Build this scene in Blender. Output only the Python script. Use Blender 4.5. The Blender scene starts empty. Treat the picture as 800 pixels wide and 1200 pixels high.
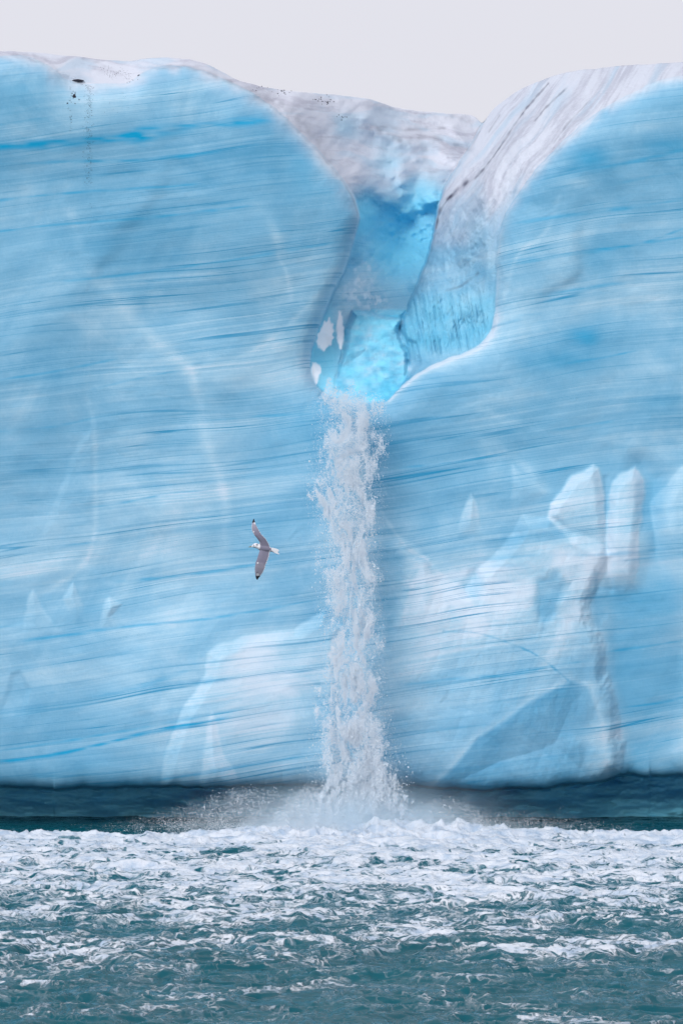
import bpy, math, random
import numpy as np
rng = np.random.default_rng(7)
random.seed(7)
C = bpy.context.scene
COL = C.collection

# ------------------------------------------------------------------ camera
# the ship's deck is 12 m above the sea, 150 m in front of the ice front
CAMZ, CAMY, F, HZ = 12.0, -150.0, 5100.0, 562.0
cam = bpy.data.cameras.new('camera'); cob = bpy.data.objects.new('camera', cam); COL.objects.link(cob)
cob.location = (0, CAMY, CAMZ); cob.rotation_euler = (math.radians(90), 0, 0)
cam.sensor_fit = 'VERTICAL'; cam.sensor_height = 24.0; cam.lens = F/1200*24.0
cam.shift_y = -(600-HZ)/1200.0
cam.clip_end = 20000; cam.clip_start = 0.5
C.camera = cob

def P(px, py, y):
    """world point of a reference sight line at world depth y"""
    d = (y-CAMY)/F
    return np.stack([(px-400)*d, np.broadcast_to(y, np.shape(d)) + 0*px, CAMZ+(HZ-py)*d], -1)

# ------------------------------------------------------------------ numpy helpers
def hsh(ix, iy, iz, seed):
    h = (ix.astype(np.int64)*374761393 + iy.astype(np.int64)*668265263 + iz.astype(np.int64)*2147483647 + seed*1274126177) & 0xffffffff
    h = ((h ^ (h >> 13))*1274126177) & 0xffffffff
    h = (h ^ (h >> 16)) & 0xffffffff
    return h/4294967295.0
def vn(x, y, seed=0, z=None):
    x, y = np.broadcast_arrays(x, y) if z is None else np.broadcast_arrays(x, y, z)[:2]
    ix, iy = np.floor(x), np.floor(y); fx, fy = x-ix, y-iy
    fx = fx*fx*fx*(fx*(fx*6-15)+10); fy = fy*fy*fy*(fy*(fy*6-15)+10)
    ix = ix.astype(np.int64); iy = iy.astype(np.int64)
    if z is None:
        o = np.zeros_like(ix)
        a = hsh(ix, iy, o, seed); b = hsh(ix+1, iy, o, seed); c = hsh(ix, iy+1, o, seed); d = hsh(ix+1, iy+1, o, seed)
        return ((a*(1-fx)+b*fx)*(1-fy) + (c*(1-fx)+d*fx)*fy)*2-1
    z = np.broadcast_to(z, x.shape)
    iz = np.floor(z); fz = z-iz; fz = fz*fz*(3-2*fz); iz = iz.astype(np.int64)
    r = 0
    for k, w in ((0, 1-fz), (1, fz)):
        a = hsh(ix, iy, iz+k, seed); b = hsh(ix+1, iy, iz+k, seed); c = hsh(ix, iy+1, iz+k, seed); d = hsh(ix+1, iy+1, iz+k, seed)
        r = r + w*((a*(1-fx)+b*fx)*(1-fy) + (c*(1-fx)+d*fx)*fy)
    return r*2-1
def fbm(x, y, n=4, seed=0, gain=.5, z=None, ridge=False):
    r, a, t = 0, 1.0, 0
    for k in range(n):
        v = vn(x*2**k + 17.3*k, y*2**k - 9.1*k, seed+k, None if z is None else z*2**k)
        if ridge: v = 1-2*np.abs(v)
        r = r+a*v; t += a; a *= gain
    return r/t
def ss(a, b, x):
    t = np.clip((x-a)/(b-a), 0, 1); return t*t*(3-2*t)
def dline(X, Y, pts, closed=False):
    pts = np.array(pts, float); n = len(pts); d = np.full(X.shape, 1e9)
    for k in range(n if closed else n-1):
        a, b = pts[k], pts[(k+1) % n]; e = b-a; L = max((e*e).sum(), 1e-9)
        t = np.clip(((X-a[0])*e[0]+(Y-a[1])*e[1])/L, 0, 1)
        d = np.minimum(d, (X-a[0]-t*e[0])**2+(Y-a[1]-t*e[1])**2)
    return np.sqrt(d)
def sdf(X, Y, pts):
    """positive inside"""
    pts = np.array(pts, float); ins = np.zeros(X.shape, bool); n = len(pts)
    for k in range(n):
        a, b = pts[k], pts[(k+1) % n]
        if a[1] == b[1]: continue
        c = ((a[1] > Y) != (b[1] > Y)) & (X < (b[0]-a[0])*(Y-a[1])/(b[1]-a[1])+a[0])
        ins ^= c
    d = dline(X, Y, pts, True)
    return np.where(ins, d, -d)
def crom(pts, n=5):
    """smooth an open polyline"""
    p = np.array(pts, float); q = np.vstack([2*p[0]-p[1], p, 2*p[-1]-p[-2]]); out = []
    for k in range(1, len(q)-2):
        for t in np.linspace(0, 1, n, endpoint=False):
            a, b, c, d = q[k-1:k+3]
            out.append(.5*((2*b)+(c-a)*t+(2*a-5*b+4*c-d)*t*t+(3*b-a-3*c+d)*t**3))
    out.append(p[-1]); return np.array(out)
def tps(ctrl, X, Y, lam=.02):
    c = np.array(ctrl, float); s = 100.0
    p = c[:, :2]/s; n = len(c)
    def U(r2): return np.where(r2 < 1e-12, 0, r2*np.log(np.maximum(r2, 1e-12))*.5)
    K = U(((p[:, None]-p[None])**2).sum(-1)) + lam*np.eye(n)
    A = np.zeros((n+3, n+3)); A[:n, :n] = K; A[:n, n] = 1; A[:n, n+1:] = p; A[n, :n] = 1; A[n+1:, :n] = p.T
    w = np.linalg.solve(A, np.r_[c[:, 2], 0, 0, 0])
    r = w[n]+w[n+1]*X/s+w[n+2]*Y/s
    for k in range(n): r = r+w[k]*U((X/s-p[k, 0])**2+(Y/s-p[k, 1])**2)
    return r

# ------------------------------------------------------------------ material helpers
def newmat(name):
    m = bpy.data.materials.new(name); m.use_nodes = True; nt = m.node_tree; nt.nodes.clear()
    return m, nt
class N:
    def __init__(s, nt): s.nt = nt
    def n(s, t, **kw):
        o = s.nt.nodes.new(t)
        for k, v in kw.items(): setattr(o, k, v)
        return o
    def l(s, a, b): s.nt.links.new(a, b)
    def setin(s, node, key, v):
        if isinstance(v, bpy.types.NodeSocket): s.l(v, node.inputs[key])
        else: node.inputs[key].default_value = v
    def math(s, op, a, b=0, c=0, clamp=False):
        o = s.n('ShaderNodeMath', operation=op, use_clamp=clamp)
        s.setin(o, 0, a); s.setin(o, 1, b); s.setin(o, 2, c); return o.outputs[0]
    def mix(s, f, a, b):
        o = s.n('ShaderNodeMix', data_type='RGBA'); s.setin(o, 0, f)
        for k, v in ((6, a), (7, b)):
            s.setin(o, k, v if isinstance(v, bpy.types.NodeSocket) else (*v, 1)); 
        return o.outputs[2]
    def noise(s, vec, scale, detail=3, rough=.5, dist=0):
        o = s.n('ShaderNodeTexNoise'); s.l(vec, o.inputs['Vector'])
        for k, v in (('Scale', scale), ('Detail', detail), ('Roughness', rough), ('Distortion', dist)): o.inputs[k].default_value = v
        return o.outputs[0]
    def ramp(s, v, a, b):
        o = s.n('ShaderNodeMapRange', interpolation_type='SMOOTHSTEP'); s.setin(o, 0, v); s.setin(o, 1, a); s.setin(o, 2, b); return o.outputs[0]
    def xyz(s, x, y, z):
        o = s.n('ShaderNodeCombineXYZ')
        for k, v in enumerate((x, y, z)): s.setin(o, k, v)
        return o.outputs[0]
def simple(name, col, rough=.8, spec=.3):
    m, nt = newmat(name); g = N(nt); b = g.n('ShaderNodeBsdfPrincipled'); o = g.n('ShaderNodeOutputMaterial')
    b.inputs['Roughness'].default_value = rough; b.inputs['Specular IOR Level'].default_value = spec
    tc = g.n('ShaderNodeTexCoord'); nz = g.noise(tc.outputs['Object'], 9, 3)
    g.l(g.mix(nz, tuple(c*.75 for c in col), tuple(min(1, c*1.25) for c in col)), b.inputs['Base Color'])
    g.l(b.outputs[0], o.inputs[0]); return m

# ------------------------------------------------------------------ ice material
def ice_material():
    m, nt = newmat('glacier_ice'); g = N(nt)
    geo = g.n('ShaderNodeNewGeometry'); sep = g.n('ShaderNodeSeparateXYZ'); g.l(geo.outputs['Position'], sep.inputs[0])
    X, Y, Z = sep.outputs
    a1 = g.n('ShaderNodeAttribute', attribute_name='tone'); s1 = g.n('ShaderNodeSeparateColor'); g.l(a1.outputs['Color'], s1.inputs[0])
    a2 = g.n('ShaderNodeAttribute', attribute_name='skin'); s2 = g.n('ShaderNodeSeparateColor'); g.l(a2.outputs['Color'], s2.inputs[0])
    a3 = g.n('ShaderNodeAttribute', attribute_name='wear_glow'); s3 = g.n('ShaderNodeSeparateColor'); g.l(a3.outputs['Color'], s3.inputs[0]); glow = s3.outputs[2]
    pale, deep, cap = s1.outputs; rough, white, dark = s2.outputs
    # layering coordinate, tilting up to the right, gently warped
    wv = g.xyz(g.math('MULTIPLY', X, .07), g.math('MULTIPLY', Y, .05), g.math('MULTIPLY', Z, .11))
    warp = g.math('MULTIPLY', g.math('SUBTRACT', g.noise(wv, 1, 2), .5), 1.5)
    s = g.math('SUBTRACT', g.math('SUBTRACT', Z, g.math('MULTIPLY', X, .13)), warp)
    def strat(ks, kx, det, off=0, r=.55):
        v = g.xyz(g.math('MULTIPLY', s, ks), g.math('ADD', g.math('MULTIPLY', X, kx), off), g.math('MULTIPLY', Y, kx*.5))
        return g.noise(v, 1, det, r)
    broad = strat(.7, .03, 3)
    med = strat(4.6, .035, 4, 5, .6)
    keep = g.math('SUBTRACT', 1, g.math('MULTIPLY', rough, .85), clamp=True)
    fine = strat(22.0, .10, 3, 9, .6)
    mod_ = g.ramp(strat(.8, .12, 2, 61), .35, .65)
    keep = g.math('MULTIPLY', keep, g.math('ADD', .45, g.math('MULTIPLY', mod_, .75)))
    hair = strat(4.6, .03, 2, 21, .4)
    ridge = g.math('ABSOLUTE', g.math('SUBTRACT', hair, .5))
    frag = g.ramp(strat(2.6, .16, 2, 33), .42, .56)
    line = g.math('MULTIPLY', g.math('SUBTRACT', 1, g.ramp(ridge, .0, .010)), frag)
    ridge2 = g.math('ABSOLUTE', g.math('SUBTRACT', strat(1.6, .025, 3, 77, .4), .5))
    frag2 = g.ramp(strat(1.0, .10, 2, 43), .44, .56)
    line2 = g.math('MULTIPLY', g.math('SUBTRACT', 1, g.ramp(ridge2, .0, .013)), frag2)
    # soft internal clouds and grain, fading with the cap
    cv = g.xyz(g.math('MULTIPLY', X, .26), g.math('MULTIPLY', Y, .1), g.math('MULTIPLY', s, .36))
    cloud = g.noise(cv, 1, 6, .6, .5)
    grain = g.noise(geo.outputs['Position'], 14, 3, .6)
    amt = g.math('ADD', pale, g.math('MULTIPLY', g.math('SUBTRACT', cloud, .5), 1.0))
    amt = g.math('ADD', amt, g.math('MULTIPLY', g.math('SUBTRACT', broad, .5), .5))
    amt = g.math('ADD', amt, g.math('MULTIPLY', g.math('MULTIPLY', keep, g.math('SUBTRACT', med, .5)), .60))
    amt = g.math('ADD', amt, g.math('MULTIPLY', g.math('MULTIPLY', keep, g.math('SUBTRACT', fine, .5)), .50))
    amt = g.math('ADD', amt, g.math('MULTIPLY', g.math('SUBTRACT', grain, .5), .12))
    cr = g.n('ShaderNodeValToRGB'); g.l(amt, cr.inputs[0]); e = cr.color_ramp.elements
    e[0].position = .0; e[0].color = (.040, .245, .42, 1)
    e[1].position = 1.0; e[1].color = (.53, .62, .71, 1)
    for p, c in ((.30, (.105, .31, .48)), (.55, (.19, .40, .56)), (.78, (.33, .515, .64))):
        x = e.new(p); x.color = (*c, 1)
    col = cr.outputs[0]
    col = g.mix(g.math('MULTIPLY', g.math('MAXIMUM', line, line2), g.math('MULTIPLY', g.math('MULTIPLY', keep, g.math('SUBTRACT', 1, cap)), .9)), col, (.02, .235, .42))
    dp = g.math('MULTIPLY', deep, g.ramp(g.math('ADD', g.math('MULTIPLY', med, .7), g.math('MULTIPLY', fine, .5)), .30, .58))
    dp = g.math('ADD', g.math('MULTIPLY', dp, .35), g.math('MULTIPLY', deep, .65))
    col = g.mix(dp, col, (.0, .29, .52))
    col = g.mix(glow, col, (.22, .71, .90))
    # weathered snow cap: lilac grey dusted with brownish silt
    gr2 = g.math('MULTIPLY', g.math('SUBTRACT', g.noise(geo.outputs['Position'], 5, 4, .65), .5), .35)
    silt = g.ramp(g.math('ADD', s3.outputs[0], g.math('MULTIPLY', gr2, 1.6)), .34, .78)
    capc = g.mix(silt, (.54, .56, .635), (.40, .405, .48))
    blu = g.ramp(s3.outputs[1], .50, .75)
    capc = g.mix(g.math('MULTIPLY', blu, .45), capc, (.33, .48, .61))
    col = g.mix(cap, col, capc)
    col = g.mix(white, col, (.88, .91, .96))
    col = g.mix(dark, col, (.05, .05, .09))
    # bumps: fine scallops, stronger where the ice is rough
    nb = g.noise(geo.outputs['Position'], 3.2, 7, .62, .4)
    gv = g.xyz(g.math('MULTIPLY', X, 3.5), g.math('MULTIPLY', Y, 1.2), g.math('MULTIPLY', Z, .55))
    flute = g.noise(gv, 1, 4, .55, .6)
    h = g.math('ADD', g.math('MULTIPLY', nb, g.math('ADD', .10, rough)), g.math('MULTIPLY', g.math('MULTIPLY', flute, rough), 1.0))
    h = g.math('ADD', h, g.math('MULTIPLY', g.math('MULTIPLY', keep, med), .03))
    bp = g.n('ShaderNodeBump'); bp.inputs['Strength'].default_value = .55; bp.inputs['Distance'].default_value = .14
    g.l(h, bp.inputs['Height'])
    b = g.n('ShaderNodeBsdfPrincipled'); o = g.n('ShaderNodeOutputMaterial')
    g.l(col, b.inputs['Base Color']); g.l(bp.outputs[0], b.inputs['Normal'])
    rr = g.math('ADD', g.math('MULTIPLY', cap, .35), .42); g.l(rr, b.inputs['Roughness'])
    b.inputs['Specular IOR Level'].default_value = .28; b.inputs['IOR'].default_value = 1.31
    g.l(b.outputs[0], o.inputs[0]); return m
ICE = ice_material()

# ------------------------------------------------------------------ glacier: outlines traced once, then given real depths
sky_line = crom([(-1500,20),(-600,45),(-100,57),(0,60),(40,61),(75,65),(90,66),(110,69),(150,71),(180,68),(215,69),(245,76),(280,94),(325,105),(370,109),(430,116),(470,127),(520,133),(552,135),(563,143),(568,141),(582,124),(612,104),(660,86),(720,78),(800,73),(900,68),(1400,55),(2300,25)], 6)
lip_left = crom([(-1500,40),(-600,62),(-100,72),(0,66),(30,66),(55,76),(75,92),(95,99),(125,98),(150,98),(165,88),(185,79),(215,78),(250,88),(290,106),(325,130),(355,158),(385,190),(405,215),(417,238),(421,258),(414,285),(406,312),(394,335),(380,368),(369,398),(364,425),(368,446),(378,460)], 5)
lip_mid = np.array([(400,470),(425,473),(452,471)])
lip_right = crom([(455,468),(470,453),(490,437),(520,422),(550,411),(567,399),(577,380),(581,340),(583,290),(591,255),(606,228),(640,185),(690,140),(740,110),(800,89),(950,80),(1400,66),(2300,35)], 5)
face_poly = np.vstack([[(-1500,1400)], lip_left, lip_mid, lip_right, [(2300,1400)]])
sil_right = crom([(568,139),(558,158),(545,180),(532,200),(520,222),(512,250),(506,285),(492,325),(478,358),(467,385),(470,400),(477,412),(478,432),(470,452),(456,469)], 5)
right_poly = np.vstack([sil_right, [(456,900),(2300,900),(2300,-200),(568,-200)]])
base_line = crom([(-1500,930),(-600,926),(0,923),(60,925),(120,923),(200,921),(260,923),(330,920),(380,922),(480,922),(560,926),(600,924),(640,923),(680,919),(705,916),(735,908),(760,911),(800,909),(1400,905),(2300,905)], 6)

px = np.concatenate([np.linspace(-1500, -60, 60, endpoint=False), np.arange(-60, 860, 1.15), np.linspace(860, 2300, 60)])
rows = 800
v = np.linspace(0, 1, rows)
skyy = np.interp(px, sky_line[:, 0], sky_line[:, 1])
nx = len(px)
skyy = skyy+.9*fbm(px/14, 0*px, 4, 700)
PX = np.repeat(px[:, None], rows, 1)
PY = skyy[:, None]+(1010-skyy[:, None])*v[None]
basey = np.interp(px, base_line[:, 0], base_line[:, 1])[:, None] + 2.4*fbm(PX/30, 0*PX, 3, 5)+ .3*vn(PX/6, 0*PX, 6)

wob = 1.3*vn(PX/11, PY/11, 3)+.6*vn(PX/4, PY/4, 4)
dface = sdf(PX, PY, face_poly)+wob*.5
dright = sdf(PX, PY, right_poly)+wob*.6

# --- depths behind the lip (metres back from the ice front), left/channel sheet
back_ctrl = [(-1500,40,3),(-600,62,2),(-100,72,1.6),(0,68,1.2),(55,78,1.3),(105,98,1.1),(150,98,1.1),(185,80,1.4),(215,80,1.6),(250,90,1.9),(290,108,2.4),(325,130,2.9),(355,158,3.6),(385,190,4.5),(405,215,5.6),(421,262,9),(414,285,8.4),(395,335,5.6),(378,372,3.4),(366,400,2.3),(364,425,1.6),(370,452,1.0),(400,466,.9),(455,468,1.0),
 (-1500,20,16),(-600,45,14),(0,60,7),(60,63,9),(100,67,11),(150,71,11),(180,68,6),(215,69,5),(245,76,5.5),(280,94,6.5),(325,105,12),(370,109,17),(430,116,24),(470,127,30),(520,133,34),(563,143,36),
 (90,80,5),(130,85,5),(340,120,8),(370,135,12),(400,150,16),(440,150,22),(480,160,25),(520,165,27),(400,180,11.5),(430,200,13),(470,200,18),(500,195,20),(430,225,11.5),(470,235,15),(510,225,16),(450,255,14),(490,260,16),(430,270,12),(450,300,13),(495,300,14),(475,330,10),(425,300,10.5),(410,340,6),(440,345,7),(478,358,6.4),(410,362,4.6),(440,370,4.2),(470,380,4.0),(400,410,2.6),(440,420,2.3),(475,430,2.2),(430,450,1.4)]
DB = tps(back_ctrl, PX, PY)
DB = np.clip(DB, .3, 40)
DB = DB + (1.5*fbm(PX/60, PY/45, 4, 40)+.25*fbm(PX/14, PY/12, 3, 50))*ss(.5, 8, DB)
# ridges in the far snow slope
for pts, hgt, w in (([(345,118),(375,140),(400,170),(420,205),(450,235)], -1.1, 12), ([(430,140),(452,158),(480,168),(505,170),(540,190)], -1.3, 9), ([(500,160),(495,195),(480,225)], 1.4, 14), ([(470,190),(475,225)], -.8, 9),([(530,150),(545,168),(552,176)], -1.0, 6)):
    d = dline(PX, PY, crom(pts, 6)); DB = DB+hgt*np.exp(-(d/w)**2)
# the flat-topped block of ice in the chute, standing forward of what is behind it
block = [(413,364),(440,362),(476,362),(474,378),(468,386),(480,412),(482,450),(470,475),(440,480),(398,475),(390,455),(396,430),(402,405),(404,385)]
dblk = sdf(PX, PY, block)+wob*.5
topface = sdf(PX, PY, [(413,364),(440,361),(478,361),(474,375),(440,371)])
DBK = 3.4-(PY-364)/100*2.3 + .16*fbm(PX/26, PY/11, 4, 60)+.5*ss(8, 0, dblk)
DBK = DBK+ss(-2, 2, topface)*(.7)
B = ss(-1.6, 1.6, dblk)
DB = DB*(1-B)+DBK*B
# pillars/windows beside the block
hole1 = [(386,372),(390,380),(390,395),(386,407),(378,412),(371,404),(372,392),(379,378)]
hole2 = [(396,366),(401,364),(402,380),(402,400),(399,409),(395,400),(394,382)]
hole3 = [(366,424),(372,425),(376,432),(374,446),(370,455),(364,452),(362,436)]
dh = np.maximum(np.maximum(sdf(PX, PY, hole1), sdf(PX, PY, hole2)), sdf(PX, PY, hole3))+wob*.4
DB = DB+.04*ss(-3, 2, dh)

# --- right shoulder: flank and top
right_ctrl = [(568,139,20),(545,180,13),(522,218,9),(511,250,7.2),(505,285,6),(492,325,4.8),(478,358,4.0),(467,385,3.3),(477,412,2.4),(478,432,1.9),(456,468,1.0),
 (583,290,1.0),(581,340,1.0),(577,380,1.1),(550,412,1.2),(500,434,1.0),(606,228,1.1),(640,185,1.3),(690,140,1.5),(740,110,1.6),(800,89,1.6),(1400,66,2),(2300,35,3),
 (582,124,20),(612,104,18),(660,86,16),(720,78,15),(800,73,12),(1400,55,14),(2300,25,16),
 (600,160,6.5),(570,190,6.5),(640,130,7),(690,105,6),(740,92,5),(545,240,4.8),(560,230,3.6),(545,300,3.4),(530,350,2.9),(555,360,1.9),(520,395,2.0),(495,410,2.0)]
DR = np.clip(tps(right_ctrl, PX, PY), .5, 30)
DR = DR+.28*fbm(PX/30+PY/60, PY/45, 4, 70)*ss(0, 3, DR)
# flow-parallel grooves running down the shoulder
flow = [[(640,100),(600,140),(570,185),(545,215),(522,240),(512,262)], [(700,98),(650,125),(610,170),(575,215),(555,260),(545,300)], [(740,102),(690,125),(640,165),(600,215),(575,260)],[(660,95),(625,130),(590,180),(560,230)]]
for k, f in enumerate(flow):
    d = dline(PX, PY, crom(f, 6)); DR = DR+(.5, -.35, .25, -.3)[k]*np.exp(-(d/(6, 9, 6, 6)[k])**2)
fl_m = ss(330, 360, PY)*ss(430, 400, PY)
DR = DR+.22*fl_m*fbm((PX-.18*PY)/5.5, PY/60, 3, 80, ridge=True)
DR = DR+.10*fbm(PX/6, PY/9, 3, 84)*ss(1.2, 3, DR)
DR = DR+1.0*np.exp(-np.maximum(dright, 0)/5)*ss(395, 350, PY)
# small dark notch at the foot of the flank
d = sdf(PX, PY, [(468,385),(478,398),(488,402),(492,425),(480,440),(474,425),(478,412)]); DR = DR+.2*ss(-3, 3, d)

# --- the ice front itself
WX0 = PX+12*vn(PX/30, PY/30, 98); WY0 = PY+.12*PX+12*vn(PX/30, PY/30, 99)
DF = .7*fbm(PX/260, PY/220, 2, 90)+.09*fbm(PX/80, PY/60, 3, 95)+.008*fbm(WX0/34, WY0/13, 3, 97, ridge=True)*ss(-.4, .5, fbm(PX/90, PY/70, 2, 96))
# conchoidal facets: softly blended random planes
ns = 90; sx = rng.uniform(-150, 950, ns); sy = rng.uniform(80, 950, ns); gx = rng.normal(0, .0014, ns); gy = rng.normal(0, .0014, ns); go = rng.normal(0, .04, ns)
wsum = 0; fs = 0
WX = PX+26*fbm(PX/70, PY/70, 3, 101); WY = PY+26*fbm(PX/70, PY/70, 3, 111)
for k in range(ns):
    q = ((WX-sx[k])**2+((WY-sy[k])*.8)**2)/60**2
    w = np.exp(-np.minimum(q*2.2, 60)); wsum = wsum+w; fs = fs+w*(go[k]+gx[k]*(PX-sx[k])+gy[k]*(PY-sy[k]))
DF = DF+.4*fs/(wsum+1e-9)
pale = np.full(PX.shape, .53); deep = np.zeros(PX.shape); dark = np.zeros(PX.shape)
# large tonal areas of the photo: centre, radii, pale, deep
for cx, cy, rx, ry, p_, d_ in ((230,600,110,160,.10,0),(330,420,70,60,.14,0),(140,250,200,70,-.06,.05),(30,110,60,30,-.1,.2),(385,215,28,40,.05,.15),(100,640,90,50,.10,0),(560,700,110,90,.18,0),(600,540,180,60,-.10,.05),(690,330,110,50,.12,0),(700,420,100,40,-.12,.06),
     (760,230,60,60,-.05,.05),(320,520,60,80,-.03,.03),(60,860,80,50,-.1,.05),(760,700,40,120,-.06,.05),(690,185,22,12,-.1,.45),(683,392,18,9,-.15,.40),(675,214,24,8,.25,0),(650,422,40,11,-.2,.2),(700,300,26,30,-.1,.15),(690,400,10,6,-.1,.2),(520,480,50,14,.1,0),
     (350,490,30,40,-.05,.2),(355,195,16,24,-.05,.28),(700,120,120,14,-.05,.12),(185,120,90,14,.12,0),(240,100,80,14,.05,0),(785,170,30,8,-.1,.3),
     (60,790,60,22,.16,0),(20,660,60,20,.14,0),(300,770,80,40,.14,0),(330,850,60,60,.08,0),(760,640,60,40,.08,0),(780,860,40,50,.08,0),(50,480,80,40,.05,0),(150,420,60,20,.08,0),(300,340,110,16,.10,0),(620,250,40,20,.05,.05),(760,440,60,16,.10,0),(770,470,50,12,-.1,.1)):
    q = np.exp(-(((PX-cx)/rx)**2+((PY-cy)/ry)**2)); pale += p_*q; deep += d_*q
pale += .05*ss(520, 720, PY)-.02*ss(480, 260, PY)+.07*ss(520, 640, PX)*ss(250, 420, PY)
# plates and pinnacles of ice standing proud of the front: outline, height, edge softness, pale
pinA = [(641,606),(645,590),(656,577),(663,566),(670,557),(684,550),(694,545),(701,549),(705,560),(709,585),(710,610),(709,660),(700,664),(670,640)]
pinB = [(710,600),(711,585),(716,568),(724,557),(738,549),(744,546),(749,553),(754,562),(755,577),(752,600),(751,610),(749,616),(748,660),(740,700),(712,715)]
butt = [(412,640),(440,628),(470,628),(487,640),(505,655),(520,676),(545,690),(560,668),(580,650),(600,625),(612,604),(628,606),(645,606),(660,615),(685,628),(708,640),(716,650),(713,662),(702,684),(692,706),(693,724),(700,735),(703,745),(712,770),(711,790),(721,815),(724,840),(731,868),(731,885),(727,904),(716,912),(690,930),(560,940),(470,940),(410,935)]
facet = [(500,930),(530,900),(545,882),(560,864),(590,845),(615,826),(640,812),(668,797),(690,804),(704,850),(712,930)]
plates = [(butt, .42, 16, .06, .05), (pinA, .34, 13, .32, .02), (pinB, .3, 13, .26, .02),
 ([(532,632),(541,606),(547,588),(551,578),(557,585),(562,604),(568,632)], .22, 12, .17, 0),
 ([(470,722),(482,682),(498,656),(512,680),(530,720),(520,760),(490,755)], .12, 22, .08, 0),
 ([(185,930),(195,880),(215,830),(240,790),(243,766),(262,752),(300,742),(345,738),(380,715),(400,735),(400,930)], .3, 16, .12, 0),
 ([(232,930),(240,860),(246,830),(252,835),(262,880),(290,930)], .15, 20, .10, 0),
 ([(24,748),(32,708),(39,690),(47,706),(60,724),(75,748)], .12, 14, .12, 0), ([(117,735),(121,712),(128,700),(142,708),(132,722),(140,740)], .14, 8, .14, 0),([(75,700),(86,684),(98,712),(104,735),(84,730)], .12, 9, .12, 0),
 ([(640,575),(600,545),(598,600),(625,602)], .12, 16, .12, 0), ([(760,590),(800,545),(860,560),(860,700),(775,690)], .25, 20, .12, 0),
 ([(0,830),(14,790),(24,786),(38,806),(30,850),(0,860)], -.07, 7, -.05, .08),
 ([(90,520),(106,505),(114,520),(110,640),(90,670),(60,690),(40,650)], .04, 9, .04, 0),
 ([(222,430),(262,426),(300,408),(340,378),(366,352),(374,420),(366,520),(300,560),(264,570),(240,500)], .04, 25, .04, 0)]
for poly, hgt, soft, pl, dpv in plates:
    d = sdf(PX, PY, poly)+wob*.5+1.5*vn(PX/18, PY/18, 120)+(3.2*fbm(PX/9, PY/13, 3, 122)*ss(560, 700, PX)*ss(660, 700, PY) if poly is butt else 0)
    ys = [q_[1] for q_ in poly]; y0_, y1_ = min(ys), max(ys); fade = ss(y1_, y0_+.35*(y1_-y0_), PY) if y1_ < 900 else 1.0
    pl = pl*fade; hgt_ = hgt; hgt = hgt*fade; a = ss(-2.0, soft, d)
    dome = .35*ss(0, soft*5, d)
    DF = DF-hgt*(a*.75+dome*.7); pale += pl*ss(-2, 3, d)*(.85+.35*np.exp(-np.maximum(d, 0)/14)); deep = np.maximum(deep, 0)
    
DF = DF+.028*ss(0, 30, sdf(PX, PY, butt))*fbm((PX+.3*PY)/26, (PY-.4*PX)/40, 4, 191, ridge=True)
for poly in (facet,):
    d = sdf(PX, PY, poly)+wob*.5; a = ss(-3, 4, d)*ss(722, 660, PX)
    DF = DF+.35*ss(0, 70, d)*ss(730, 680, PX); pale -= .30*a; pale += .12*np.exp(-(np.maximum(-d, 0)/6)**2)*(1-a)
for pts, w, pv in (([(700,655),(690,690),(672,720),(655,750),(640,775)], 12, .16), ([(600,700),(560,730),(520,760),(470,800)], 26, .12), ([(620,640),(660,650),(700,660)], 10, .12), ([(470,640),(500,670),(530,705),(560,735)], 10, .12), ([(705,745),(712,790),(722,830),(729,880)], 7, .14), ([(560,660),(520,700),(500,760),(490,860)], 16, .06)):
    d = dline(PX, PY, crom(pts, 5)); pale += .7*pv*np.exp(-(d/w)**2)*(1+.5*fbm(PX/22, PY/22, 3, 180))
for poly, pv, dv in (([(628,680),(652,672),(664,686),(650,715),(636,738),(627,710)], -.22, .12), ([(455,760),(475,690),(470,640),(440,640)], -.1, .06), ([(540,690),(556,668),(566,690),(556,708)], -.14, .08), ([(697,660),(704,690),(704,735),(694,724),(691,700)], -.14, .06)):
    d = sdf(PX, PY, poly)+3*vn(PX/12, PY/12, 181); a = ss(-8, 7, d); pale += pv*a; deep += dv*a; DF = DF+.06*a
# recessed gutter right of the buttress and beside the second pinnacle
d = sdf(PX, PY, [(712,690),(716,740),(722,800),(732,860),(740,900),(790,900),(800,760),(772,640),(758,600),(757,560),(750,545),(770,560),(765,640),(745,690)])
DF = DF+.26*ss(-25, 8, d); deep += .22*ss(-20, 10, d); pale -= .04*ss(-20, 10, d)  # gutter shade painted bluer into the ice colour
d = dline(PX, PY, crom([(709,560),(711,600),(710,650),(716,690)], 5)); DF = DF+.05*np.exp(-(d/3.5)**2)
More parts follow.
